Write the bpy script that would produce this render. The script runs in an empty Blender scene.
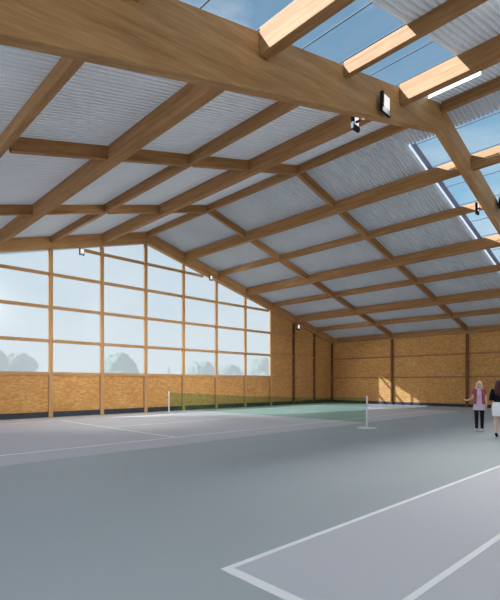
import bpy, bmesh, math, random
from mathutils import Vector, Matrix, noise
random.seed(7)
D = bpy.data
sc = bpy.context.scene
COL = sc.collection
PI = math.pi

# ------------------------------------------------------------------ basics
def link(o, parent=None):
    COL.objects.link(o)
    if parent is not None:
        o.parent = parent
    return o

def tag(o, label=None, cat=None, group=None, kind=None):
    if label: o['label'] = label
    if cat: o['category'] = cat
    if group: o['group'] = group
    if kind: o['kind'] = kind
    return o

def empty(name, loc, rotz=0.0):
    e = D.objects.new(name, None)
    e.empty_display_size = 0.2
    e.location = loc
    e.rotation_euler = (0, 0, rotz)
    return link(e)

def mesh_obj(name, bm, mat, parent=None, smooth=False, loc=None):
    me = D.meshes.new(name)
    bmesh.ops.recalc_face_normals(bm, faces=bm.faces[:])
    bm.to_mesh(me)
    bm.free()
    mats = mat if isinstance(mat, (list, tuple)) else [mat]
    for m in mats:
        me.materials.append(m)
    if smooth:
        for p in me.polygons:
            p.use_smooth = True
    o = D.objects.new(name, me)
    if loc is not None:
        o.location = loc
    return link(o, parent)

def add_box(bm, x0, x1, y0, y1, z0, z1):
    vs = [bm.verts.new((x, y, z)) for x in (x0, x1) for y in (y0, y1) for z in (z0, z1)]
    for f in ((0, 1, 3, 2), (4, 6, 7, 5), (0, 4, 5, 1), (2, 3, 7, 6), (0, 2, 6, 4), (1, 5, 7, 3)):
        bm.faces.new([vs[i] for i in f])

def add_prism_xz(bm, pts, y0, y1):
    a = [bm.verts.new((x, y0, z)) for x, z in pts]
    b = [bm.verts.new((x, y1, z)) for x, z in pts]
    n = len(pts)
    bm.faces.new(a)
    bm.faces.new(b[::-1])
    for i in range(n):
        bm.faces.new((a[i], b[i], b[(i + 1) % n], a[(i + 1) % n]))

def add_tube(bm, p0, p1, r0, r1=None, seg=12):
    r1 = r0 if r1 is None else r1
    p0, p1 = Vector(p0), Vector(p1)
    q = (p1 - p0).to_track_quat('Z', 'Y').to_matrix()
    A, B = [], []
    for i in range(seg):
        c, s = math.cos(2 * PI * i / seg), math.sin(2 * PI * i / seg)
        A.append(bm.verts.new(p0 + q @ Vector((c * r0, s * r0, 0))))
        B.append(bm.verts.new(p1 + q @ Vector((c * r1, s * r1, 0))))
    bm.faces.new(A[::-1]); bm.faces.new(B)
    for i in range(seg):
        bm.faces.new((A[i], A[(i + 1) % seg], B[(i + 1) % seg], B[i]))

def bevel(o, w=0.008, seg=1):
    m = o.modifiers.new('edge', 'BEVEL')
    m.width = w; m.segments = seg; m.limit_method = 'ANGLE'
    return o

# ------------------------------------------------------------------ materials
def lin(c):
    f = lambda v: v / 12.92 if v <= 0.04045 else ((v + 0.055) / 1.055) ** 2.4
    return tuple(f(v / 255) for v in c) + (1.0,)

class NT:
    def __init__(s, name):
        s.m = D.materials.new(name); s.m.use_nodes = True
        s.t = s.m.node_tree; s.n = s.t.nodes
        for q in list(s.n): s.n.remove(q)
        s.out = s.n.new('ShaderNodeOutputMaterial')
    def add(s, ty, **kw):
        q = s.n.new('ShaderNode' + ty)
        for k, v in kw.items():
            if k in q.inputs: q.inputs[k].default_value = v
            else: setattr(q, k, v)
        return q
    def l(s, a, b): s.t.links.new(a, b)
    def coords(s, scale=(1, 1, 1), loc=(0, 0, 0), src='Object'):
        c = s.add('TexCoord'); m = s.add('Mapping')
        m.inputs['Scale'].default_value = scale; m.inputs['Location'].default_value = loc
        s.l(c.outputs[src], m.inputs['Vector'])
        return m.outputs['Vector']
    def ramp(s, fac, stops):
        r = s.add('ValToRGB'); e = r.color_ramp.elements
        e[0].position, e[0].color = stops[0]
        e[1].position, e[1].color = stops[-1]
        for p, c in stops[1:-1]:
            k = e.new(p); k.color = c
        s.l(fac, r.inputs['Fac'])
        return r.outputs['Color']
    def bsdf(s, color, rough=0.7, spec=0.3, metal=0.0, bump=None, bstr=0.2, bdist=0.01):
        b = s.add('BsdfPrincipled')
        if hasattr(color, 'is_linked'): s.l(color, b.inputs['Base Color'])
        else: b.inputs['Base Color'].default_value = color
        b.inputs['Roughness'].default_value = rough
        b.inputs['Specular IOR Level'].default_value = spec
        b.inputs['Metallic'].default_value = metal
        if bump is not None:
            k = s.add('Bump'); k.inputs['Strength'].default_value = bstr; k.inputs['Distance'].default_value = bdist
            s.l(bump, k.inputs['Height']); s.l(k.outputs['Normal'], b.inputs['Normal'])
        s.l(b.outputs['BSDF'], s.out.inputs['Surface'])
        return b

def plain(name, rgb, rough=0.7, spec=0.3, var=0.06, scale=6.0, metal=0.0):
    t = NT(name)
    n = t.add('TexNoise', Scale=scale, Detail=3.0)
    t.l(t.coords(), n.inputs['Vector'])
    c = lin(rgb)
    lo = tuple(v * (1 - var) for v in c[:3]) + (1,)
    hi = tuple(min(1, v * (1 + var)) for v in c[:3]) + (1,)
    t.bsdf(t.ramp(n.outputs['Fac'], [(0.3, lo), (0.7, hi)]), rough, spec, metal)
    return t.m

def wood(name, dark, mid, light, grain=(0.35, 5.0, 5.0), lam=None):
    """timber with its grain along the member's own X axis"""
    t = NT(name)
    v = t.coords(grain)
    n1 = t.add('TexNoise', Scale=1.6, Detail=6.0, Roughness=0.6, Distortion=0.4)
    t.l(v, n1.inputs['Vector'])
    v2 = t.coords(tuple(g * 5 for g in grain), (3, 7, 1))
    n2 = t.add('TexNoise', Scale=2.0, Detail=4.0)
    t.l(v2, n2.inputs['Vector'])
    mx = t.add('Mix', data_type='FLOAT')
    mx.inputs[0].default_value = 0.35
    t.l(n1.outputs['Fac'], mx.inputs[2]); t.l(n2.outputs['Fac'], mx.inputs[3])
    col = t.ramp(mx.outputs[0], [(0.30, lin(dark)), (0.5, lin(mid)), (0.70, lin(light))])
    t.bsdf(col, 0.62, 0.25, bump=mx.outputs[0], bstr=0.12, bdist=0.004)
    return t.m

M = {}
M['beam'] = wood('glulam_timber', (156, 110, 66), (186, 138, 90), (212, 166, 116), (0.22, 3.5, 3.2))
M['purlin'] = wood('purlin_timber', (138, 94, 56), (166, 121, 76), (188, 143, 98))
M['post'] = wood('post_timber', (176, 130, 84), (198, 153, 105), (214, 172, 126))

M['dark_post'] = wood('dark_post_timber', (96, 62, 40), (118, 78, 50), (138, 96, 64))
def make_osb():
    t = NT('strand_board')
    v = t.coords((1.0, 1.0, 2.6))
    vo = t.add('TexVoronoi', Scale=7.0); t.l(v, vo.inputs['Vector'])
    n = t.add('TexNoise', Scale=5.5, Detail=6.0, Roughness=0.7, Distortion=0.6)
    t.l(t.coords((1.0, 1.0, 3.2)), n.inputs['Vector'])
    n3 = t.add('TexNoise', Scale=0.9, Detail=2.0); t.l(t.coords((1, 1, 1.5), (4, 2, 9)), n3.inputs['Vector'])
    sx = t.add('SeparateColor'); t.l(vo.outputs['Color'], sx.inputs[0])
    a = t.add('Mix', data_type='FLOAT'); a.inputs[0].default_value = 0.4
    t.l(n.outputs['Fac'], a.inputs[2]); t.l(sx.outputs[0], a.inputs[3])
    b = t.add('Mix', data_type='FLOAT'); b.inputs[0].default_value = 0.22
    t.l(a.outputs[0], b.inputs[2]); t.l(n3.outputs['Fac'], b.inputs[3])
    col = t.ramp(b.outputs[0], [(0.22, lin((184, 128, 72))), (0.48, lin((206, 153, 90))), (0.62, lin((216, 166, 105))), (0.85, lin((230, 192, 136)))])
    t.bsdf(col, 0.75, 0.2, bump=a.outputs[0], bstr=0.08, bdist=0.004)
    return t.m
M['osb'] = make_osb()

def make_floor(name, rgb, var, rough):
    t = NT(name)
    n = t.add('TexNoise', Scale=0.35, Detail=3.0); t.l(t.coords(), n.inputs['Vector'])
    n2 = t.add('TexNoise', Scale=60.0, Detail=2.0); t.l(t.coords(), n2.inputs['Vector'])
    m = t.add('Mix', data_type='FLOAT'); m.inputs[0].default_value = 0.4
    t.l(n.outputs['Fac'], m.inputs[2]); t.l(n2.outputs['Fac'], m.inputs[3])
    c = lin(rgb)
    lo = tuple(q * (1 - var) for q in c[:3]) + (1,); hi = tuple(min(1, q * (1 + var)) for q in c[:3]) + (1,)
    t.bsdf(t.ramp(m.outputs[0], [(0.3, lo), (0.7, hi)]), rough, 0.2, bump=n2.outputs['Fac'], bstr=0.05, bdist=0.002)
    return t.m
M['floor'] = make_floor('grey_acrylic_floor', (178, 185, 187), 0.05, 0.7)
M['court'] = make_floor('pale_court_paint', (203, 203, 208), 0.03, 0.75)
M['line'] = plain('white_line_paint', (252, 252, 252), 0.7, 0.2, 0.02)
M['far_line'] = plain('worn_line_paint', (250, 250, 250), 0.7, 0.2, 0.02)
M['plinth'] = plain('slate_plinth', (62, 67, 76), 0.7, 0.2, 0.12)
M['black'] = plain('black_metal', (16, 16, 18), 0.5, 0.3, 0.1)
M['steel'] = plain('grey_steel', (120, 124, 130), 0.4, 0.5, 0.05, metal=0.6)
M['bar'] = plain('dark_grey_bar', (84, 90, 96), 0.7, 0.2, 0.05)
M['white'] = plain('white_metal', (236, 236, 238), 0.5, 0.3, 0.02)
M['flashing'] = plain('white_flashing', (250, 250, 252), 0.6, 0.3, 0.02)
M['bluegrey'] = plain('blue_grey_flashing', (158, 162, 190), 0.6, 0.3, 0.03)

def make_sheet():
    t = NT('corrugated_translucent_sheet')
    n = t.add('TexNoise', Scale=0.5, Detail=3.0); t.l(t.coords((1, 1, 1)), n.inputs['Vector'])
    col = t.ramp(n.outputs['Fac'], [(0.3, lin((198, 201, 205))), (0.7, lin((208, 211, 215)))])
    d = t.add('BsdfDiffuse'); t.l(col, d.inputs['Color'])
    tr = t.add('BsdfTranslucent'); tr.inputs['Color'].default_value = (0.76, 0.70, 0.62, 1)
    mx = t.add('MixShader'); mx.inputs[0].default_value = 0.08
    t.l(d.outputs[0], mx.inputs[1]); t.l(tr.outputs[0], mx.inputs[2])
    g = t.add('BsdfGlossy', Roughness=0.4); g.inputs['Color'].default_value = (0.8, 0.82, 0.86, 1)
    m2 = t.add('MixShader'); m2.inputs[0].default_value = 0.05
    t.l(mx.outputs[0], m2.inputs[1]); t.l(g.outputs[0], m2.inputs[2])
    t.l(m2.outputs[0], t.out.inputs['Surface'])
    return t.m
M['sheet'] = make_sheet()

def make_glass(name, tint, haze, haze_col, gloss=0.025):
    t = NT(name)
    tp = t.add('BsdfTransparent'); tp.inputs['Color'].default_value = tint
    last = tp.outputs[0]
    if haze > 0:
        tr = t.add('BsdfTranslucent'); tr.inputs['Color'].default_value = haze_col
        n = t.add('TexNoise', Scale=0.3, Detail=4.0, Roughness=0.6); t.l(t.coords((1, 1, 1.4)), n.inputs['Vector'])
        mr = t.add('MapRange'); mr.inputs['From Min'].default_value = 0.3; mr.inputs['From Max'].default_value = 0.7
        mr.inputs['To Min'].default_value = haze - 0.04; mr.inputs['To Max'].default_value = haze + 0.04
        t.l(n.outputs['Fac'], mr.inputs['Value'])
        m = t.add('MixShader'); t.l(mr.outputs[0], m.inputs[0])
        t.l(last, m.inputs[1]); t.l(tr.outputs[0], m.inputs[2]); last = m.outputs[0]
    g = t.add('BsdfGlossy', Roughness=0.25)
    m2 = t.add('MixShader'); m2.inputs[0].default_value = gloss
    t.l(last, m2.inputs[1]); t.l(g.outputs[0], m2.inputs[2])
    t.l(m2.outputs[0], t.out.inputs['Surface'])
    return t.m
M['hazy_glass'] = make_glass('hazy_glass', (0.90, 0.93, 0.93, 1), 0.62, (0.41, 0.39, 0.37, 1))
M['frosted'] = make_glass('frosted_fill_sheet', (0.9, 0.9, 0.9, 1), 0.97, (0.95, 0.95, 0.95, 1))  # only for the added fill pane in the left wall
M['opal'] = make_glass('opal_strip', (1, 1, 1, 1), 0.95, (0.72, 0.70, 0.72, 1), 0.02)
M['roof_glass'] = make_glass('roof_glass', (0.93, 0.97, 0.99, 1), 0.0, None, 0.03)

def make_net():
    t = NT('green_net_mesh')
    tp = t.add('BsdfTransparent'); tp.inputs['Color'].default_value = (0.58, 0.80, 0.68, 1)
    d = t.add('BsdfDiffuse'); d.inputs['Color'].default_value = lin((96, 124, 72))
    m = t.add('MixShader'); m.inputs[0].default_value = 0.14
    t.l(tp.outputs[0], m.inputs[1]); t.l(d.outputs[0], m.inputs[2]); t.l(m.outputs[0], t.out.inputs['Surface'])
    return t.m
M['net'] = make_net()

def make_emit(name, rgb, strength):
    t = NT(name)
    e = t.add('Emission'); e.inputs['Color'].default_value = rgb; e.inputs['Strength'].default_value = strength
    t.l(e.outputs[0], t.out.inputs['Surface'])
    return t.m
M['lamp'] = make_emit('lamp_panel', (0.86, 0.87, 0.88, 1), 0.95)

# ------------------------------------------------------------------ layout (metres)
XR, BAY = 13.3, 2.55                     # ridge line and post spacing
X = lambda i: 8.2 + BAY * i              # post lines; i = 2 is the ridge
GY = 21.47                               # inner face of the glazed gable
XW = 31.15                               # inner face of the right wall
XL = -4.6                                # inner face of the left wall
YB = -10.8                               # unseen end behind the viewpoint, left open to let in sky light
SL, SR, ZR = 0.28, 0.255, 9.9            # slopes of the two roof sides and ridge height
BY0, BY1 = 5.32, 5.53                    # the big glulam frame
SK0, SK1 = 3.93, 6.66                    # roof light strip
RK0, RK1 = -9.6, -6.9                     # unglazed roof gap behind the viewpoint, unseen, added for fill light
SKL, SKR = 12.35, 14.45
def roof(x):
    return ZR - SL * (XR - x) if x < XR else ZR - SR * (x - XR)

# ------------------------------------------------------------------ floor and outdoors
bm = bmesh.new(); add_box(bm, XL - 0.2, XW + 0.2, YB - 0.2, GY + 0.2, -0.2, 0.0)
tag(mesh_obj('floor', bm, M['floor']), kind='structure')

def make_grass():
    t = NT('meadow_grass')
    n = t.add('TexNoise', Scale=0.4, Detail=5.0); t.l(t.coords(), n.inputs['Vector'])
    t.bsdf(t.ramp(n.outputs['Fac'], [(0.3, lin((120, 132, 96))), (0.7, lin((160, 168, 128)))]), 0.9, 0.1)
    return t.m
bm = bmesh.new(); add_box(bm, -160, 260, -120, 260, -0.6, -0.22)
tag(mesh_obj('ground', bm, make_grass()), kind='structure')

# ------------------------------------------------------------------ courts
def court(label, x0, y0, sgn, lm, wide, border, turn=0.0):
    """x0,y0: the doubles corner nearest the glazed-wall/left end; sgn: direction of the court across Y"""
    L, W = 23.77, 10.97
    ya, yb = sorted((y0, y0 + sgn * W))
    R = Matrix.Rotation(turn, 3, 'Z')
    o = Vector((x0, y0, 0)) - R @ Vector((0, y0 - ya, 0))
    root = empty('tennis_court', o, turn)
    tag(root, label, 'court', 'tennis courts marked on the hall floor')
    bm = bmesh.new(); add_box(bm, 0, L, 0, W, 0.0, 0.004)
    mesh_obj('playing_surface', bm, M['court'], root)
    def ln(name, xa, xb, yA, yB):
        b = bmesh.new(); add_box(b, xa, xb, yA, yB, 0.004, 0.0065)
        mesh_obj(name, b, lm, root)
    w = wide
    bw = border
    for e in (0, 1):
        ln('baseline', 0 if e == 0 else L - bw, bw if e == 0 else L, 0, W)
    if border > 0.08:
        ln('doubles_sideline', bw, L - bw, 0, w); ln('doubles_sideline', bw, L - bw, W - w, W)
    else:
        ln('doubles_sideline', bw, L - bw, W - w, W)
    for yy in (1.37, W - 1.37):
        ln('singles_sideline', bw, L - bw, yy - w / 2, yy + w / 2)
    for xx in (L / 2 - 6.4, L / 2 + 6.4):
        ln('service_line', xx - w / 2, xx + w / 2, 1.37 + w / 2, W - 1.37 - w / 2)
    ln('centre_service_line', L / 2 - 6.4 + w / 2, L / 2 + 6.4 - w / 2, W / 2 - w / 2, W / 2 + w / 2)
    return root
court('pale grey tennis court in the foreground with a bold white corner', 2.53, 2.89, -1, M['line'], 0.06, 0.10, -0.026)
court('pale grey tennis court with green net along the glazed wall', 2.25, 9.45, 1, M['far_line'], 0.09, 0.079)

# tennis net of the far court: it carries its two posts
NX = 14.1
net = empty('tennis_net', (NX, 14.3, 0.0065))
tag(net, 'green tennis net strung between two white posts across the far court', 'net')
ya, yb = 8.25, 20.35
bm = bmesh.new()
N = 40
rows = []
for k in range(N + 1):
    y = ya + 0.05 + (yb - ya - 0.1) * k / N
    s = abs(2 * k / N - 1)
    zt = 0.98 + 0.08 * s
    rows.append((bm.verts.new((0, y - 14.3, 0.20)), bm.verts.new((0, y - 14.3, zt))))
for a, b in zip(rows, rows[1:]):
    bm.faces.new((a[0], b[0], b[1], a[1]))
mesh_obj('mesh_panel', bm, M['net'], net)
bm = bmesh.new()
for k in range(N):
    y0 = ya + 0.05 + (yb - ya - 0.1) * k / N; y1 = ya + 0.05 + (yb - ya - 0.1) * (k + 1) / N
    z0 = 0.98 + 0.08 * abs(2 * k / N - 1); z1 = 0.98 + 0.08 * abs(2 * (k + 1) / N - 1)
    add_tube(bm, (0, y0 - 14.3, z0 + 0.006), (0, y1 - 14.3, z1 + 0.006), 0.006, seg=6)
M['net_cord'] = plain('green_net_cord', (92, 122, 90), 0.8, 0.2)
mesh_obj('top_cord', bm, M['net_cord'], net)
for y in (ya, yb):
    bm = bmesh.new()
    add_tube(bm, (0, y - 14.3, 0.02), (0, y - 14.3, 1.12), 0.034, seg=16)
    add_tube(bm, (0, y - 14.3, 1.12), (0, y - 14.3, 1.14), 0.038, 0.026, seg=16)
    p = mesh_obj('net_post', bm, M['white'], net)
    bm = bmesh.new()
    add_tube(bm, (0, y - 14.3, -0.0025 if y == yb else -0.0065), (0, y - 14.3, 0.02), 0.33 if y == ya else 0.12, seg=28)
    mesh_obj('base_plate', bm, M['white'], p)

# ------------------------------------------------------------------ walls
def wall_top(x):
    return roof(x) - 0.03
bm = bmesh.new()
T0, T1 = GY, GY + 0.12
add_box(bm, XL, XW, T0, T1, 0.25, 2.04)
def gable_part(bm, xa, xb, zlow, y0, y1, top=wall_top):
    xs = [xa] + ([XR] if xa < XR < xb else []) + [xb]
    pts = [(xa, zlow), (xb, zlow)] + [(x, top(x)) for x in reversed(xs)]
    add_prism_xz(bm, pts, y0, y1)
gable_part(bm, X(6), XW, 2.04, T0, T1)
gable_part(bm, XL, X(-1), 2.04, T0, T1)
tag(mesh_obj('wall_back', bm, M['osb']), kind='structure')
bm = bmesh.new(); add_box(bm, XL, XW, GY - 0.06, T1, 0, 0.25)
tag(mesh_obj('baseboard_back', bm, M['plinth']), kind='structure')
bm = bmesh.new(); add_box(bm, XW, XW + 0.12, YB, GY, 0.2, roof(XW) - 0.03)
tag(mesh_obj('wall_right', bm, M['osb']), kind='structure')
bm = bmesh.new(); add_box(bm, XW - 0.03, XW + 0.12, YB, GY - 0.07, 0, 0.2)
tag(mesh_obj('baseboard_right', bm, M['plinth']), kind='structure')
bm = bmesh.new(); add_box(bm, XL - 0.12, XL, YB, T1, 0, 2.04)
tag(mesh_obj('wall_left', bm, M['osb']), kind='structure')
bm = bmesh.new(); add_box(bm, XL, XW, YB - 0.12, YB, 0, 2.04)
tag(mesh_obj('wall_front', bm, M['osb']), kind='structure')

bm = bmesh.new(); add_box(bm, XL - 0.08, XL - 0.05, YB, GY, 2.04, roof(XL) - 0.03)
tag(mesh_obj('window_10', bm, M['frosted']), kind='structure')  # unseen translucent pane, added to throw fill light from the left

# gable glazing: one window to each bay between the posts
for k, i in enumerate(range(-1, 6)):
    bm = bmesh.new()
    xa, xb = X(i), X(i + 1)
    pts = [(xa, 2.04), (xb, 2.04), (xb, wall_top(xb)), (xa, wall_top(xa))]
    bm.faces.new([bm.verts.new((x, GY + 0.05, z)) for x, z in pts])
    tag(mesh_obj('window_%d' % (k + 1), bm, M['hazy_glass']), kind='structure')

# ------------------------------------------------------------------ roof sheets (corrugated, ridges running down the slope)
def corrugated(bm, xa, xb, ya, yb, period=0.125, amp=0.036):
    prof = ((0.0, 0.0), (0.50, 0.0), (0.60, 1.0), (0.90, 1.0))   # flat pans below, ribs standing up between them
    ys = [(ya, 0.0)]
    for k in range(int(math.floor(ya / period)) - 1, int(math.ceil(yb / period)) + 1):
        for t, q in prof:
            y = (k + t) * period
            if ya + 0.001 < y < yb - 0.001: ys.append((y, q * amp * 2))
    ys[0] = (ya, ys[1][1]); ys.append((yb, ys[-1][1]))
    prev = None
    for y, dz in ys:
        cur = (bm.verts.new((xa, y, roof(xa) + dz)), bm.verts.new((xb, y, roof(xb) + dz)))
        if prev: bm.faces.new((prev[0], cur[0], cur[1], prev[1]))
        prev = cur
bm = bmesh.new()
corrugated(bm, XL - 0.5, XR, SK1, GY + 0.5)
corrugated(bm, XL - 0.5, XR, RK1, SK0)
corrugated(bm, XL - 0.5, XR, YB - 0.3, RK0)
corrugated(bm, SKL, XR, SK0, SK1)
corrugated(bm, XL - 0.5, X(-2) - 0.2, SK0, SK1)
corrugated(bm, XR, SKR, SK1, GY + 0.5)
corrugated(bm, SKR, XW + 0.5, SK1 + 0.28, GY + 0.5)
corrugated(bm, XR, XW + 0.5, RK1, SK0)
corrugated(bm, XR, XW + 0.5, YB - 0.3, RK0)
corrugated(bm, XR, SKR, SK0, SK1)
tag(mesh_obj('ceiling', bm, M['sheet']), kind='structure')

# roof lights with glazing bars over and between the purlins
for num, (xa, xb, dk) in enumerate(((X(-2) - 0.2, SKL, -1), (SKR, XW + 0.3, 1))):
    bm = bmesh.new()
    vs = [bm.verts.new((x, y, roof(x) + 0.05)) for x, y in ((xa, SK0), (xb, SK0), (xb, SK1), (xa, SK1))]
    bm.faces.new(vs)
    w = tag(mesh_obj('window_%d' % (8 + num), bm, M['roof_glass']), kind='structure')
    for h in range(-9, 19):
        x = X(0) + h * BAY / 2
        if xa + 0.1 < x < xb - 0.1:
            b = bmesh.new()
            add_box(b, x - 0.011, x + 0.011, SK0, SK1, roof(x) + 0.03, roof(x) + 0.06)
            mesh_obj('glazing_bar', b, M['bar'], w)

# flashings round the roof lights
def slope_strip(bm, xa, xb, y0, y1, d0, d1):
    vs = []
    for x in (xa, xb):
        for y in (y0, y1):
            for d in (d0, d1):
                vs.append(bm.verts.new((x, y, roof(x) + d)))
    for f in ((0, 1, 3, 2), (4, 6, 7, 5), (0, 4, 5, 1), (2, 3, 7, 6), (0, 2, 6, 4), (1, 5, 7, 3)):
        bm.faces.new([vs[i] for i in f])
bm = bmesh.new(); bm.faces.new([bm.verts.new((x, y, roof(x) + 0.078)) for x, y in ((SKR, SK1 + 0.13), (XW, SK1 + 0.13), (XW, SK1 + 0.30), (SKR, SK1 + 0.30))])
tag(mesh_obj('trim_1', bm, M['opal']), kind='structure')
bm = bmesh.new(); slope_strip(bm, SKR, XW - 0.02, SK1 - 0.03, SK1 + 0.14, -0.02, -0.004)
tag(mesh_obj('trim_2', bm, M['bluegrey']), kind='structure')
bm = bmesh.new(); slope_strip(bm, SKL - 0.02, SKL + 0.02, SK0, BY0 - 0.02, -0.10, 0.04)
tag(mesh_obj('trim_3', bm, M['flashing']), kind='structure')

# ------------------------------------------------------------------ timber members
def member(name, p0, p1, width, depth, mat, parent=None, up=(0, 0, 1), bev=0.008):
    """a straight timber; p0-p1 is the middle of its TOP face; its own X axis runs along the grain"""
    p0, p1 = Vector(p0), Vector(p1)
    d = p1 - p0; L = d.length; xx = d.normalized()
    yy = Vector(up).cross(xx).normalized(); zz = xx.cross(yy)
    bm = bmesh.new(); add_box(bm, -L / 2, L / 2, -width / 2, width / 2, -depth, 0)
    o = mesh_obj(name, bm, mat, parent)
    mw = Matrix((xx, yy, zz)).transposed().to_4x4(); mw.translation = (p0 + p1) / 2
    if parent is not None:
        mw.translation -= parent.location
    o.matrix_local = mw
    if bev: bevel(o, bev)
    return o

ordn = ['first', 'second', 'third', 'fourth', 'fifth', 'sixth', 'seventh']
def thick(i): return i % 2 != 0
PW = lambda i: 0.22 if thick(i) else 0.14
PD = lambda i: 0.50 if thick(i) else 0.33
def purlin_label(i, far):
    kind = 'deep' if thick(i) else 'slim'
    if i == 2:
        base = 'slim ridge purlin along the roof peak'
    elif i < 2:
        base = '%s purlin, %s left of the ridge' % (kind, ordn[1 - i])
    else:
        base = '%s purlin, %s right of the ridge' % (kind, ordn[i - 3])
    return base + (' from big beam to glazed wall' if far else ', on the near side of the big beam')
for i in range(-2, 10):
    x = X(i)
    if i == 9: continue
    w, dp = PW(i), PD(i)
    off = 0.02 + (0.03 if i == 2 else 0.26 * w / 2)
    zt = roof(x) - off
    o = member('purlin', (x, BY1 + 0.01, zt), (x, 21.17, zt), w, dp - off * 0.5, M['purlin'])
    tag(o, purlin_label(i, True), 'roof beam', 'purlins under the corrugated roof')
    if i <= 3:
        o = member('purlin', (x, YB + 0.1, zt), (x, BY0 - 0.01, zt), w, dp - off * 0.5, M['purlin'])
        tag(o, purlin_label(i, False), 'roof beam', 'purlins under the corrugated roof')

# slim rafters between the purlins
def slim_rafter(y, side, label):
    bm = bmesh.new()
    rng = range(-2, 2) if side < 0 else range(2, 9)
    pts = [X(i) for i in rng] + [X(rng[-1] + 1)]
    s = SL if side < 0 else -SR
    xm = (pts[0] + pts[-1]) / 2
    e = Vector((1, 0, s)).normalized()
    o_loc = Vector((xm, y, roof(xm) - 0.035))
    for k, i in enumerate(rng):
        xa = X(i) + PW(i) / 2 + 0.004
        xb = X(i + 1) - (PW(i + 1) / 2 + 0.004 if i + 1 < 9 else 0.2)
        add_box(bm, (xa - xm) / e.x, (xb - xm) / e.x, -0.075, 0.075, -0.32, 0)
    o = mesh_obj('rafter', bm, M['purlin'])
    zz = Vector((-e.z, 0, e.x)); yy = Vector((0, 1, 0))
    mw = Matrix((e, yy, zz)).transposed().to_4x4(); mw.translation = o_loc
    o.matrix_world = mw
    bevel(o, 0.008)
    tag(o, label, 'roof beam', 'slim rafters between the purlins')
for y, nm in ((10.765, 'nearer'), (16.105, 'farther')):
    slim_rafter(y, -1, 'slim rafter of the %s row, crossing the left roof slope' % nm)
    slim_rafter(y, 1, 'slim rafter of the %s row, crossing the right roof slope' % nm)

def sloped_beam(bm, xa, xb, za_t, zb_t, za_b, zb_b, y0, y1):
    add_prism_xz(bm, [(xa, za_b), (xb, zb_b), (xb, zb_t), (xa, za_t)], y0, y1)
def rafter_part(name, parent, xa, xb, ta, tb, ba, bb, y0, y1, mat, grain=None):
    """rafter given by its outline in world X/Z, built with its own X axis along the slope"""
    e = Vector((xb - xa, 0, tb - ta)) if grain is None else Vector((1, 0, grain))
    e.normalize(); zz = Vector((-e.z, 0, e.x))
    o0 = Vector(((xa + xb) / 2, (y0 + y1) / 2, (ta + tb) / 2))
    def loc(x, z):
        v = Vector((x, o0.y, z)) - o0
        return v.dot(e), v.dot(zz)
    bm = bmesh.new()
    add_prism_xz(bm, [loc(xa, ba), loc(xb, bb), loc(xb, tb), loc(xa, ta)], y0 - o0.y, y1 - o0.y)
    o = mesh_obj(name, bm, mat, parent)
    mw = Matrix((e, Vector((0, 1, 0)), zz)).transposed().to_4x4()
    mw.translation = o0 - (parent.location if parent else Vector())
    o.matrix_local = mw
    bevel(o, 0.012)
    return o
# big glulam frame
fr = empty('portal_beam', (XR, (BY0 + BY1) / 2, 8.9))
tag(fr, 'massive tapered glulam beam crossing the hall overhead in the foreground', 'roof beam')
rafter_part('rafter', fr, XL + 0.02, XR, roof(XL) - 0.10, ZR - 0.07, 9.03 - 0.310 * (XR - XL - 0.02), 9.03, BY0, BY1, M['beam'], 0.13)
rafter_part('rafter', fr, XR, XW - 0.02, ZR - 0.07, roof(XW) - 0.07, 9.03, 9.03 - 0.257 * (XW - XR - 0.02), BY0, BY1, M['beam'], -0.2)
# gable rafters
for xa, xb, za, zb, sd in ((XL + 0.02, XR - 0.002, 9.22 - 0.268 * (XR - XL), 9.22, 'left'), (XR + 0.002, XW - 0.02, 9.22, 9.22 - 0.245 * (XW - XR), 'right')):
    o = rafter_part('rafter', None, xa, xb, roof(xa) - 0.04, roof(xb) - 0.04, za, zb, 21.18, 21.46, M['beam'])
    tag(o, 'deep gable rafter along the top of the glazed wall, %s of the peak' % sd, 'roof beam', 'gable rafters')
def gable_bottom(x):
    return 9.22 - 0.268 * (XR - x) if x < XR else 9.22 - 0.245 * (x - XR)

# gable posts
post_txt = ['leftmost timber post of the glazed wall', 'second timber post of the glazed wall from the left', 'tall timber post under the roof peak in the glazed wall',
            'timber post first right of the roof peak in the glazed wall', 'timber post second right of the roof peak in the glazed wall', 'timber post third right of the roof peak in the glazed wall',
            'timber post where glazing ends and boarded gable begins', 'dark timber post on the boarded gable just past the glazing', 'dark timber post on the boarded gable nearest the corner', 'dark timber post in the far corner of the hall']
for i in range(0, 10):
    x = X(i) if i < 9 else XW - 0.13
    w = 0.19
    zt = min(gable_bottom(x - w / 2), gable_bottom(x + w / 2)) - 0.005
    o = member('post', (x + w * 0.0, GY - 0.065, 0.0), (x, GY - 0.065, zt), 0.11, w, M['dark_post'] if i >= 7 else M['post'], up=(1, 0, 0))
    # re-centre in X: the member's top face is its +X side
    o.location.x += w / 2
    o.location.z += 0.002
    tag(o, post_txt[i], 'post', 'timber posts of the gable wall')

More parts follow.
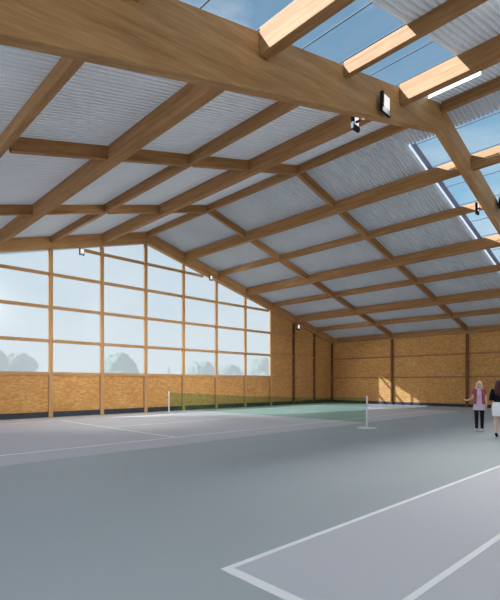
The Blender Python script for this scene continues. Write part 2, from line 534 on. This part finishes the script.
# gable rails, cut between the posts
rail_z = [2.04, 3.57, 5.15, 6.70, 8.15]
rail_txt = ['window sill rail along the foot of the gable glazing', 'second rail up across the gable glazing', 'third rail up across the gable glazing', 'fourth rail up across the gable glazing', 'topmost short rail under the peak of the gable glazing']
for z, tx in zip(rail_z, rail_txt):
    bm = bmesh.new()
    for i in range(-1, 9):
        xa = X(i) + 0.10; xb = (X(i + 1) if i < 8 else XW - 0.13) - 0.10
        zz = z + 0.075
        if i < 0: xa = X(i) + 0.01
        # stop where the rafter comes down
        if gable_bottom(xa) < zz and gable_bottom(xb) < zz: continue
        if gable_bottom(xa) < zz: xa = XR - (9.22 - zz) / 0.268
        if gable_bottom(xb) < zz: xb = XR + (9.22 - zz) / 0.245
        if xb - xa < 0.05: continue
        add_box(bm, xa, xb, GY - 0.09, GY - 0.01, z - 0.075, z + 0.075)
    tag(mesh_obj('rail', bm, M['post']), tx, 'rail', 'horizontal rails of the gable wall')

# right wall: eave beam, rails, posts
ys = [16.1, 10.76]
for y, tx in zip(ys, ('timber post on the right-hand boarded wall beside the sunlit patch', 'timber post on the right-hand boarded wall behind the two women')):
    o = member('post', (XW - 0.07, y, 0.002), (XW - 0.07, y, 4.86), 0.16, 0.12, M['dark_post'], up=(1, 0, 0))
    o.location.x += 0.06
    tag(o, tx, 'post', 'timber posts of the right wall')
o = member('eave_beam', (XW - 0.09, 6.0, 5.22), (XW - 0.09, 20.9, 5.22), 0.15, 0.32, M['purlin'])
tag(o, 'long timber eave beam along the top of the right-hand boarded wall', 'roof beam')
for z, tx in ((3.55, 'upper rail across the right-hand boarded wall'), (2.02, 'lower rail across the right-hand boarded wall')):
    bm = bmesh.new()
    cuts = [6.0, 10.76 - 0.09, 10.76 + 0.09, 16.1 - 0.09, 16.1 + 0.09, 21.18]
    for a, b in zip(cuts[::2], cuts[1::2]):
        add_box(bm, XW - 0.05, XW - 0.008, a, b, z - 0.045, z + 0.045)
    tag(mesh_obj('rail', bm, M['purlin']), tx, 'rail', 'horizontal rails of the right wall')

# ------------------------------------------------------------------ floodlights
def floodlight(x, y, z, label, w=0.36, h=0.40, power=0.0, arm=0.1, face=1, tilt=46, spread=125):
    root = empty('floodlight', (x, y, z))
    tag(root, label, 'floodlight', 'black floodlights on the timber frame')
    bm = bmesh.new()
    # open-fronted tray: back, bottom block, side cheeks
    add_box(bm, -w / 2, w / 2, -0.03, 0.0, 0, h)
    add_box(bm, -w / 2, w / 2, -0.065, -0.03, 0, h * 0.30)
    add_box(bm, -w / 2, -w / 2 + w * 0.16, -0.075, -0.03, h * 0.30, h)
    hs = mesh_obj('housing', bm, M['black'], root)
    bm = bmesh.new(); add_box(bm, -w / 2 + w * 0.16, w / 2 - 0.015, -0.045, -0.03, h * 0.30, h - 0.015)
    mesh_obj('lamp_panel', bm, M['lamp'], root)
    bm = bmesh.new(); add_tube(bm, (0, 0.0, h * 0.5), (0, arm, h * 0.5), 0.03, seg=10)
    mesh_obj('bracket', bm, M['black'], root)
    if power > 0:
        ld = D.lights.new('flood_lamp', 'AREA'); ld.shape = 'RECTANGLE'
        ld.size = w * 0.6; ld.size_y = 0.10; ld.spread = math.radians(spread)
        ld.energy = power; ld.color = (1.0, 0.97, 0.93)
        lo = D.objects.new('flood_lamp', ld); COL.objects.link(lo); lo.parent = root
        lo.location = (w * 0.07, -0.085 if face > 0 else 0.05, h * 0.62)
        lo.rotation_euler = (-face * math.radians(90 - tilt), 0, 0)
    return root
P = 90
floodlight(9.54, 21.08, 7.78, 'small black floodlight on the gable left of the roof peak', 0.24, 0.32, P)
floodlight(17.66, 21.08, 7.86, 'small black floodlight on the gable right of the roof peak', 0.24, 0.32, P)
floodlight(26.15, 21.08, 5.56, 'small black floodlight on the boarded gable near the corner', 0.28, 0.40, P)
floodlight(9.70, BY0 - 0.10, 7.93, 'large black floodlight with white panel on the near face of the big beam', 0.40, 0.46, 230)
floodlight(9.12, BY1 + 0.14, 7.50, 'black floodlight peeking out below the big beam', 0.28, 0.36, 100, arm=-0.13, face=-1, tilt=21, spread=56)
floodlight(17.3, BY1 + 0.14, 7.72, 'black floodlight hanging behind the right slope of the big beam', 0.24, 0.40, 100, arm=-0.13, face=-1, tilt=21, spread=56)
floodlight(18.5, BY0 - 0.10, 8.10, 'black floodlight on the big beam cut off by the right edge', 0.40, 0.46, 230)

# ------------------------------------------------------------------ trees beyond the glazing
M['leaf'] = plain('tree_leaves', (122, 138, 118), 0.9, 0.1, 0.2, 1.5)
M['bark'] = plain('tree_bark', (92, 80, 66), 0.9, 0.1, 0.2)
def tree(x, y, h, w, label, blobs=16, conic=False, trunk=0.3):
    root = empty('tree', (x, y, -0.22)); tag(root, label, 'tree', 'trees beyond the glazed wall')
    bm = bmesh.new(); add_tube(bm, (0, 0, 0), (0, 0, h * 0.6), 0.16, 0.08, 10)
    for a in range(4):
        an = a * 1.7; add_tube(bm, (0, 0, h * 0.35), (math.cos(an) * w * 0.25, math.sin(an) * w * 0.25, h * 0.6), 0.07, 0.03, 6)
    mesh_obj('trunk', bm, M['bark'], root)
    bm = bmesh.new()
    for k in range(blobs):
        f = (k + 0.5) / blobs
        zc = h * (trunk + (0.88 - trunk) * f)
        rr = (w / 2) * (1 - f) * 0.8 if conic else (w / 2) * math.sin(PI * (0.15 + 0.7 * f)) * 0.75
        an = k * 2.4
        r = (w * 0.30 * (1.05 - f) + 0.12) if conic else w * random.uniform(0.17, 0.26)
        c = Vector((math.cos(an) * rr * 0.7, math.sin(an) * rr * 0.7, zc))
        g = bmesh.ops.create_icosphere(bm, subdivisions=3, radius=r)
        for v in g['verts']:
            n = noise.noise(v.co * 2.2 + Vector((k * 3.1, 0, 0))) * 0.30 + noise.noise(v.co * 6.0 + c) * 0.18
            v.co = v.co * (1 + n) + c
    mesh_obj('crown', bm, M['leaf'], root, smooth=False)
tree(13.2, 52, 5.3, 5.0, 'broad tree behind the leftmost glazed bays', trunk=0.1)
tree(17.2, 54, 5.0, 4.6, 'broad tree nearest the leftmost timber post outside', trunk=0.1)
tree(27.8, 51, 5.0, 5.2, 'rounded tree outside, left of the peak post', trunk=0.12)
tree(36.0, 52, 4.6, 0.9, 'narrow upright tree outside, right of the peak post', 9, True, 0.1)
tree(42.0, 52, 4.4, 5.6, 'low spreading tree outside the middle of the glazing', trunk=0.1)
tree(49.5, 55, 4.2, 6.2, 'low wide tree outside the right part of glazing', trunk=0.1)
tree(53.0, 50.5, 6.0, 4.6, 'taller tree outside the last glazed bay', trunk=0.12)

# ------------------------------------------------------------------ people
def add_ball_chain(bm, pts, seg=14):
    """tapered, round-ended limb through pts = [(pos, radius), ...] as overlapping closed solids"""
    for (a, ra), (b, rb) in zip(pts, pts[1:]):
        add_tube(bm, a, b, ra, rb, seg)
    for p, r in pts:
        g = bmesh.ops.create_uvsphere(bm, u_segments=seg, v_segments=8, radius=r)
        for v in g['verts']: v.co += Vector(p)
def add_ellipsoid(bm, c, r, rot=None, seg=20):
    g = bmesh.ops.create_uvsphere(bm, u_segments=seg, v_segments=14, radius=1.0)
    for v in g['verts']:
        q = Vector((v.co.x * r[0], v.co.y * r[1], v.co.z * r[2]))
        if rot: q = rot @ q
        v.co = q + Vector(c)
def add_loft(bm, rings, seg=24):
    """rings = [(z, cx, cy, rx, ry)], closed at both ends"""
    prev = None
    for z, cx, cy, rx, ry in rings:
        cur = [bm.verts.new((cx + rx * math.cos(2 * PI * k / seg), cy + ry * math.sin(2 * PI * k / seg), z)) for k in range(seg)]
        if prev:
            for k in range(seg): bm.faces.new((prev[k], prev[(k + 1) % seg], cur[(k + 1) % seg], cur[k]))
        else: bm.faces.new(cur[::-1])
        prev = cur
    bm.faces.new(prev)
def fuse(name, bm, mats, parent, voxel=0.008, smooth=3, cut=None, pick=None, drop=None, solid=0.0):
    """weld overlapping closed solids into ONE continuous surface, then cut hems"""
    bmesh.ops.recalc_face_normals(bm, faces=bm.faces[:])
    me = D.meshes.new(name); bm.to_mesh(me); bm.free()
    tmp = D.objects.new('tmp', me); COL.objects.link(tmp)
    r = tmp.modifiers.new('r', 'REMESH'); r.mode = 'VOXEL'; r.voxel_size = voxel
    s = tmp.modifiers.new('s', 'SMOOTH'); s.iterations = smooth; s.factor = 0.5
    dg = bpy.context.evaluated_depsgraph_get(); dg.update()
    out = D.meshes.new_from_object(tmp.evaluated_get(dg))
    D.objects.remove(tmp)
    b = bmesh.new(); b.from_mesh(out)
    for co, no in (cut or []):
        bmesh.ops.bisect_plane(b, geom=b.verts[:] + b.edges[:] + b.faces[:], plane_co=co, plane_no=no, clear_outer=True)
    if drop:
        bmesh.ops.delete(b, geom=[f for f in b.faces if drop(f.calc_center_median())], context='FACES')
        bd = [v for v in b.verts if any(e.is_boundary for e in v.link_edges)]
        for _ in range(12):
            new = {}
            for v in bd:
                nb = [e.other_vert(v).co for e in v.link_edges if e.is_boundary]
                if len(nb) == 2: new[v] = v.co * 0.4 + (nb[0] + nb[1]) * 0.3
            for v, c in new.items(): v.co = c
    me2 = D.meshes.new(name); 
    for m in mats: me2.materials.append(m)
    if pick:
        for f in b.faces: f.material_index = pick(f.calc_center_median())
    for f in b.faces: f.smooth = True
    b.to_mesh(me2); b.free()
    o = D.objects.new(name, me2); link(o, parent)
    if solid:
        k = o.modifiers.new('thick', 'SOLIDIFY'); k.thickness = solid; k.offset = 1
    return o
def hand(bm, wrist, dirv, palm_n, side):
    """palm, four bent fingers and a thumb; dirv along the hand, palm_n out of the palm, side = thumb direction sign"""
    d = Vector(dirv).normalized(); n = Vector(palm_n).normalized(); s = d.cross(n).normalized() * side
    w = Vector(wrist)
    for k in range(4):
        off = s * (0.027 - 0.018 * k)
        add_ball_chain(bm, [(w + off * 0.5, 0.017), (w + d * 0.085 + off, 0.013)], 10)
        L = (0.070, 0.078, 0.072, 0.056)[k]
        a = w + d * 0.085 + off; b = a + d * L * 0.5 + n * L * 0.12; c = b + d * L * 0.28 + n * L * 0.22; e = c + d * L * 0.15 + n * L * 0.2
        add_ball_chain(bm, [(a, 0.0098), (b, 0.009), (c, 0.0082), (e, 0.0072)], 8)
    a = w + d * 0.02 + s * 0.022; b = a + d * 0.035 + s * 0.026 + n * 0.012; c = b + d * 0.034 + s * 0.008 + n * 0.01
    add_ball_chain(bm, [(a, 0.015), (b, 0.0115), (c, 0.009)], 8)
def head_parts(bm, c):
    """front is -Y; c = centre of the skull"""
    c = Vector(c)
    add_ellipsoid(bm, c + Vector((0, 0.012, 0.022)), (0.074, 0.092, 0.090))
    add_ellipsoid(bm, c + Vector((0, -0.022, -0.045)), (0.056, 0.062, 0.070))
    add_ellipsoid(bm, c + Vector((0, -0.060, -0.092)), (0.026, 0.022, 0.018))       # chin
    add_ball_chain(bm, [(c + Vector((0, -0.083, 0.0)), 0.009), (c + Vector((0, -0.103, -0.030)), 0.013)], 8)   # nose
    for s in (-1, 1):
        add_ellipsoid(bm, c + Vector((s * 0.073, 0.012, -0.012)), (0.010, 0.018, 0.030))   # ears
        add_ellipsoid(bm, c + Vector((s * 0.038, -0.058, -0.035)), (0.026, 0.024, 0.022))  # cheeks
    add_ellipsoid(bm, c + Vector((0, -0.080, -0.063)), (0.024, 0.010, 0.011))       # lips
def face_pick(c):
    def f(p):
        q = p - Vector(c)
        if q.y < -0.060:
            for s in (-1, 1):
                if ((q.x - s * 0.030) / 0.013) ** 2 + (q.z / 0.0075) ** 2 < 1: return 1
                if ((q.x - s * 0.031) / 0.018) ** 2 + ((q.z - 0.020) / 0.005) ** 2 < 1: return 1
            if (q.x / 0.024) ** 2 + ((q.z + 0.063) / 0.010) ** 2 < 1: return 2
        return 0
    return f
skin = plain('skin', (226, 186, 164), 0.55, 0.3, 0.04)
dark = plain('eye_brown', (52, 36, 30), 0.5, 0.3)
lips = plain('lips', (190, 104, 98), 0.5, 0.3)

def base_body(bm, arms, hip_dx=0.092, feet=None, heel=0.0):
    """torso, neck and legs of a 1.67 m woman; front is -Y"""
    h = heel
    add_loft(bm, [(0.80 + h, 0, 0.01, 0.10, 0.08), (0.86 + h, 0, 0.01, 0.165, 0.115), (0.93 + h, 0, 0.008, 0.165, 0.115), (1.02 + h, 0, 0, 0.130, 0.092),
                  (1.10 + h, 0, -0.002, 0.128, 0.090), (1.20 + h, 0, -0.010, 0.148, 0.108), (1.28 + h, 0, -0.004, 0.150, 0.100), (1.36 + h, 0, 0.008, 0.135, 0.075), (1.40 + h, 0, 0.012, 0.075, 0.055)])
    for s in (-1, 1):
        add_ellipsoid(bm, (s * 0.070, -0.075, 1.205 + h), (0.062, 0.055, 0.062))
        add_ball_chain(bm, [((s * 0.06, 0.012, 1.375 + h), 0.045), ((s * 0.155, 0.012, 1.350 + h), 0.050)])
    add_ball_chain(bm, [((0, 0.016, 1.36 + h), 0.055), ((0, 0.004, 1.47 + h), 0.046)])
    for s, f in zip((-1, 1), feet):
        fx, fy = f
        hipj = Vector((s * hip_dx, 0.008, 0.86 + h)); ank = Vector((fx, fy + 0.02, 0.085 + h))
        kn = (hipj + ank) / 2 + Vector((0, -0.02, 0.02))
        calf = kn.lerp(ank, 0.3) + Vector((0, 0.018, 0))
        add_ball_chain(bm, [(hipj, 0.085), (hipj.lerp(kn, 0.45), 0.072), (kn, 0.052), (calf, 0.052), (kn.lerp(ank, 0.7), 0.038), (ank, 0.034)])
        # foot
        add_ball_chain(bm, [(ank + Vector((0, 0.02, -0.035)), 0.034), (Vector((fx, fy - 0.07, 0.040 + h * 0.35)), 0.034), (Vector((fx, fy - 0.145, 0.026)), 0.026)])
    for ch in arms: add_ball_chain(bm, ch)

# ---- woman facing the viewpoint, arm held out
def woman_facing():
    px, py = 15.93, 5.13
    ang = math.atan2(-py, -px) + PI / 2          # local -Y looks at the viewpoint
    root = empty('person', (px, py, 0.0), ang)
    tag(root, 'person with long blond hair, maroon waistcoat and dark trousers, standing with one arm held out', 'person')
    # her right arm is on local -X
    sR, eR, wR = Vector((-0.172, 0.012, 1.335)), Vector((-0.225, 0.03, 1.07)), Vector((-0.415, -0.13, 1.02))
    sL, eL, wL = Vector((0.172, 0.012, 1.335)), Vector((0.215, 0.03, 1.07)), Vector((0.235, -0.02, 0.84))
    arms = [[(sR, 0.050), (sR.lerp(eR, 0.5), 0.043), (eR, 0.037), (eR.lerp(wR, 0.35), 0.037), (wR, 0.025)],
            [(sL, 0.050), (sL.lerp(eL, 0.5), 0.043), (eL, 0.037), (eL.lerp(wL, 0.35), 0.037), (wL, 0.025)]]
    feet = ((-0.085, 0.0), (0.095, -0.01))
    hc = (0, -0.008, 1.545)
    bm = bmesh.new()
    base_body(bm, arms, feet=feet); head_parts(bm, hc)
    hand(bm, wR, wR - eR + Vector((0, 0, 0.10)), (0.3, -0.4, 0.85), 1)
    hand(bm, wL, wL - eL, (-1, 0.0, 0), 1)
    fuse('body', bm, [skin, dark, lips], root, 0.007, 2, pick=face_pick(hc))
    # tunic shirt
    bm = bmesh.new()
    add_loft(bm, [(0.66, 0, 0.008, 0.215, 0.160), (0.80, 0, 0.008, 0.205, 0.150), (0.93, 0, 0.005, 0.185, 0.138), (1.04, 0, 0, 0.158, 0.116), (1.12, 0, -0.008, 0.158, 0.118),
                  (1.21, 0, -0.020, 0.172, 0.142), (1.29, 0, -0.008, 0.170, 0.122), (1.37, 0, 0.010, 0.150, 0.088), (1.425, 0, 0.012, 0.080, 0.066)])
    for s, e in ((sR, eR), (sL, eL)): add_ball_chain(bm, [(Vector((s.x * 0.6, 0.012, 1.365)), 0.056), (Vector((s.x * 0.92, 0.012, 1.346)), 0.062), (s, 0.061), (s.lerp(e, 0.22), 0.059)])
    fuse('shirt', bm, [plain('lilac_cotton', (222, 198, 214), 0.85, 0.1, 0.06, 20)], root, 0.010, 3, cut=[((0, 0, 0.70), (0, 0, -1))])
    # open waistcoat
    bm = bmesh.new()
    add_loft(bm, [(0.80, 0, 0.008, 0.225, 0.172), (0.93, 0, 0.005, 0.210, 0.158), (1.04, 0, 0, 0.182, 0.136), (1.12, 0, -0.008, 0.182, 0.138), (1.21, 0, -0.020, 0.194, 0.160), (1.29, 0, -0.008, 0.192, 0.140),
                  (1.37, 0, 0.010, 0.170, 0.104), (1.435, 0, 0.012, 0.092, 0.078)])
    for s, e in ((sR, eR), (sL, eL)): add_ball_chain(bm, [(Vector((s.x * 0.6, 0.012, 1.368)), 0.066), (Vector((s.x * 0.92, 0.012, 1.350)), 0.071), (s, 0.070), (s.lerp(e, 0.26), 0.067)])
    fuse('waistcoat', bm, [plain('maroon_wool', (166, 84, 102), 0.9, 0.1, 0.12, 20)], root, 0.010, 3, cut=[((0, 0, 0.90), (0, 0, -1))],
         drop=lambda p: p.y < 0.0 and abs(p.x) < 0.055 + 0.055 * max(0, (1.40 - p.z)) ** 0.5 * (1 if p.z > 1.1 else 0.8))
    # trousers
    bm = bmesh.new()
    add_loft(bm, [(0.79, 0, 0.01, 0.11, 0.09), (0.86, 0, 0.01, 0.178, 0.128), (0.95, 0, 0.008, 0.172, 0.122), (1.0, 0, 0.004, 0.14, 0.10)])
    for s, f in zip((-1, 1), feet):
        hipj = Vector((s * 0.092, 0.008, 0.86)); ank = Vector((f[0], f[1] + 0.02, 0.07)); kn = (hipj + ank) / 2 + Vector((0, -0.02, 0.02))
        add_ball_chain(bm, [(hipj, 0.098), (hipj.lerp(kn, 0.45), 0.086), (kn, 0.068), (kn.lerp(ank, 0.3) + Vector((0, 0.014, 0)), 0.065), (ank, 0.052)])
    fuse('trousers', bm, [plain('black_denim', (30, 30, 40), 0.85, 0.15, 0.1, 20)], root, 0.010, 3, cut=[((0, 0, 0.085), (0, 0, -1))])
    # shoes
    for f in feet:
        bm = bmesh.new()
        add_ball_chain(bm, [((f[0], f[1] + 0.045, 0.050), 0.044), ((f[0], f[1] - 0.06, 0.046), 0.046), ((f[0], f[1] - 0.155, 0.040), 0.038)])
        fuse('shoe', bm, [plain('pale_shoe', (228, 206, 190), 0.6, 0.3)], root, 0.008, 2, cut=[((0, 0, 0.002), (0, 0, -1)), ((0, 0, 0.088), (0, 0, 1))])
    # long hair, parted over the face
    bm = bmesh.new()
    c = Vector(hc)
    add_ellipsoid(bm, c + Vector((0, 0.022, 0.030)), (0.088, 0.102, 0.100))
    for s in (-1, 1):
        add_ball_chain(bm, [(c + Vector((s * 0.070, 0.0, 0.03)), 0.032), (c + Vector((s * 0.088, -0.008, -0.08)), 0.034), (c + Vector((s * 0.092, -0.03, -0.20)), 0.034), (c + Vector((s * 0.085, -0.075, -0.30)), 0.024)])
    add_ball_chain(bm, [(c + Vector((0, 0.085, 0.0)), 0.060), (c + Vector((0, 0.100, -0.12)), 0.062), (c + Vector((0, 0.105, -0.24)), 0.040)])
    fuse('hair', bm, [plain('blond_hair', (226, 202, 176), 0.6, 0.3, 0.12, 40)], root, 0.008, 3,
         drop=lambda p: p.y < -0.055 and abs(p.x) < 0.046 and p.z < c.z + 0.062 and p.z > c.z - 0.13)
    root.scale = (0.90, 0.94, 1.0)
    return root
woman_facing()

# ---- woman seen from behind
def woman_behind():
    px, py = 14.55, 4.13
    ang = math.atan2(py, px) + PI / 2 - 0.12      # local -Y looks away from the viewpoint
    root = empty('person', (px, py, 0.0), ang)
    tag(root, 'person seen from behind with dark red hair, black top, white skirt and black heels', 'person')
    h = 0.035
    out = []
    for s in (-1, 1):
        sh, el, wr = Vector((s * 0.172, 0.012, 1.335 + h)), Vector((s * 0.222, 0.05, 1.08 + h)), Vector((s * 0.13, -0.17, 1.10 + h))
        out.append((sh, el, wr))
    arms = [[(a, 0.050), (a.lerp(b, 0.5), 0.043), (b, 0.037), (b.lerp(c, 0.35), 0.036), (c, 0.025)] for a, b, c in out]
    feet = ((-0.10, 0.0), (0.085, -0.05))
    hc = (0, -0.008, 1.545 + h - 0.01)
    bm = bmesh.new()
    base_body(bm, arms, feet=feet, heel=h); head_parts(bm, hc)
    for (a, b, c), s in zip(out, (-1, 1)):
        hand(bm, c, c - b + Vector((-s * 0.02, 0.02, 0)), (0, 0.6, -0.3), s)
    fuse('body', bm, [skin, dark, lips], root, 0.007, 2, pick=face_pick(hc))
    bm = bmesh.new()
    add_loft(bm, [(0.94, 0, 0.008, 0.180, 0.130), (1.04 + h, 0, 0, 0.150, 0.110), (1.12 + h, 0, -0.006, 0.148, 0.110), (1.21 + h, 0, -0.020, 0.166, 0.140), (1.29 + h, 0, -0.006, 0.168, 0.118), (1.37 + h, 0, 0.010, 0.150, 0.088), (1.425 + h, 0, 0.012, 0.078, 0.064)])
    for a, b, c in out: add_ball_chain(bm, [(a * 0.94 + Vector((0, 0, 0.085)), 0.066), (a.lerp(b, 0.5), 0.055), (b, 0.048), (b.lerp(c, 0.5), 0.044), (b.lerp(c, 0.92), 0.035)])
    fuse('top', bm, [plain('black_jersey', (20, 20, 28), 0.85, 0.15, 0.1, 20)], root, 0.010, 3, cut=[((0, 0, 1.0), (0, 0, -1))])
    bm = bmesh.new()
    add_loft(bm, [(0.56, 0, 0.0, 0.178, 0.145), (0.66, 0, 0.004, 0.190, 0.150), (0.80, 0, 0.008, 0.204, 0.155), (0.90, 0, 0.010, 0.202, 0.150), (0.98, 0, 0.008, 0.182, 0.134), (1.06, 0, 0.004, 0.155, 0.115)])
    fuse('skirt', bm, [plain('white_twill', (226, 228, 236), 0.85, 0.1, 0.03, 20)], root, 0.010, 2, cut=[((0, 0, 0.62), (0, 0, -1)), ((0, 0, 1.035), (0, 0, 1))])
    for f in feet:
        bm = bmesh.new()
        add_ball_chain(bm, [((f[0], f[1] + 0.045, 0.085), 0.040), ((f[0], f[1] - 0.05, 0.058), 0.040), ((f[0], f[1] - 0.12, 0.034), 0.038), ((f[0], f[1] - 0.18, 0.028), 0.024)])
        add_tube(bm, (f[0], f[1] + 0.055, 0.0), (f[0], f[1] + 0.050, 0.09), 0.014, 0.028, 10)
        fuse('shoe', bm, [M['black']], root, 0.007, 1, cut=[((0, 0, 0.001), (0, 0, -1)), ((0, 0, 0.118), (0, -0.35, 1))])
    bm = bmesh.new()
    c = Vector(hc)
    add_ellipsoid(bm, c + Vector((0, 0.024, 0.030)), (0.092, 0.106, 0.102))
    add_ball_chain(bm, [(c + Vector((0, 0.055, 0.0)), 0.095), (c + Vector((0, 0.085, -0.12)), 0.088), (c + Vector((0, 0.110, -0.24)), 0.070), (c + Vector((0, 0.115, -0.31)), 0.045)])
    for s in (-1, 1):
        add_ball_chain(bm, [(c + Vector((s * 0.060, 0.03, 0.02)), 0.050), (c + Vector((s * 0.075, 0.055, -0.13)), 0.055), (c + Vector((s * 0.072, 0.09, -0.27)), 0.040)])
    fuse('hair', bm, [plain('dark_red_hair', (66, 22, 24), 0.5, 0.35, 0.2, 40)], root, 0.008, 3,
         drop=lambda p: p.y < -0.055 and abs(p.x) < 0.05 and p.z < c.z + 0.062)
    return root
woman_behind()

# ------------------------------------------------------------------ daylight
w = D.worlds.new('sky'); sc.world = w; w.use_nodes = True
nt = w.node_tree; ns = nt.nodes
for q in list(ns): ns.remove(q)
tc = ns.new('ShaderNodeTexCoord'); sp = ns.new('ShaderNodeSeparateXYZ'); nt.links.new(tc.outputs['Generated'], sp.inputs[0])
rp = ns.new('ShaderNodeValToRGB'); e = rp.color_ramp.elements
e[0].position = 0.0; e[0].color = (0.80, 0.86, 0.90, 1)
e[1].position = 0.75; e[1].color = (0.17, 0.31, 0.47, 1)
for p, c in ((0.12, (0.66, 0.78, 0.86, 1)), (0.34, (0.31, 0.56, 0.76, 1)), (0.56, (0.21, 0.37, 0.54, 1))):
    k = e.new(p); k.color = c
nt.links.new(sp.outputs['Z'], rp.inputs[0])
mp = ns.new('ShaderNodeMapping'); mp.inputs['Scale'].default_value = (2.2, 2.2, 5.0); nt.links.new(tc.outputs['Generated'], mp.inputs[0])
nz = ns.new('ShaderNodeTexNoise'); nz.inputs['Scale'].default_value = 1.6; nz.inputs['Detail'].default_value = 7; nz.inputs['Roughness'].default_value = 0.55
nt.links.new(mp.outputs[0], nz.inputs['Vector'])
cr = ns.new('ShaderNodeValToRGB'); cr.color_ramp.elements[0].position = 0.46; cr.color_ramp.elements[1].position = 0.78
nt.links.new(nz.outputs['Fac'], cr.inputs[0])
mxx = ns.new('ShaderNodeMix'); mxx.data_type = 'RGBA'; mxx.inputs['B'].default_value = (0.86, 0.90, 0.93, 1) if False else (0, 0, 0, 1)
mxx.inputs[7].default_value = (0.86, 0.90, 0.93, 1)
mul = ns.new('ShaderNodeMath'); mul.operation = 'MULTIPLY'; mul.inputs[1].default_value = 0.7
nt.links.new(cr.outputs[0], mul.inputs[0]); nt.links.new(mul.outputs[0], mxx.inputs[0]); nt.links.new(rp.outputs[0], mxx.inputs[6])
bg = ns.new('ShaderNodeBackground'); bg.inputs['Strength'].default_value = 0.88
nt.links.new(mxx.outputs[2], bg.inputs['Color'])
wo = ns.new('ShaderNodeOutputWorld'); nt.links.new(bg.outputs[0], wo.inputs['Surface'])

sl = D.lights.new('sun', 'SUN'); sl.energy = 9.2; sl.angle = math.radians(0.6); sl.color = (0.88, 1.0, 1.22)
so = D.objects.new('sun', sl); COL.objects.link(so); so.location = (-20, 30, 30)
so.rotation_euler = Vector((1.0, -0.536, -0.572)).to_track_quat('-Z', 'Y').to_euler()

# ------------------------------------------------------------------ camera
cd = D.cameras.new('camera'); cam = D.objects.new('camera', cd); COL.objects.link(cam)
cd.sensor_fit = 'HORIZONTAL'; cd.sensor_width = 36; cd.lens = 447 / 500 * 36
cd.shift_y = 83 / 500
cd.clip_end = 1000
cam.location = (0, 0, 1.6)
cam.rotation_euler = (PI / 2, 0, math.radians(-45))
sc.camera = cam
sc.view_settings.view_transform = 'Standard'; sc.view_settings.look = 'None'
sc.view_settings.exposure = 0.2; sc.view_settings.gamma = 1.0; sc.view_settings.use_curve_mapping = False
sc.cycles.max_bounces = 10; sc.cycles.diffuse_bounces = 6; sc.cycles.transparent_max_bounces = 16
sc.cycles.use_denoising = True
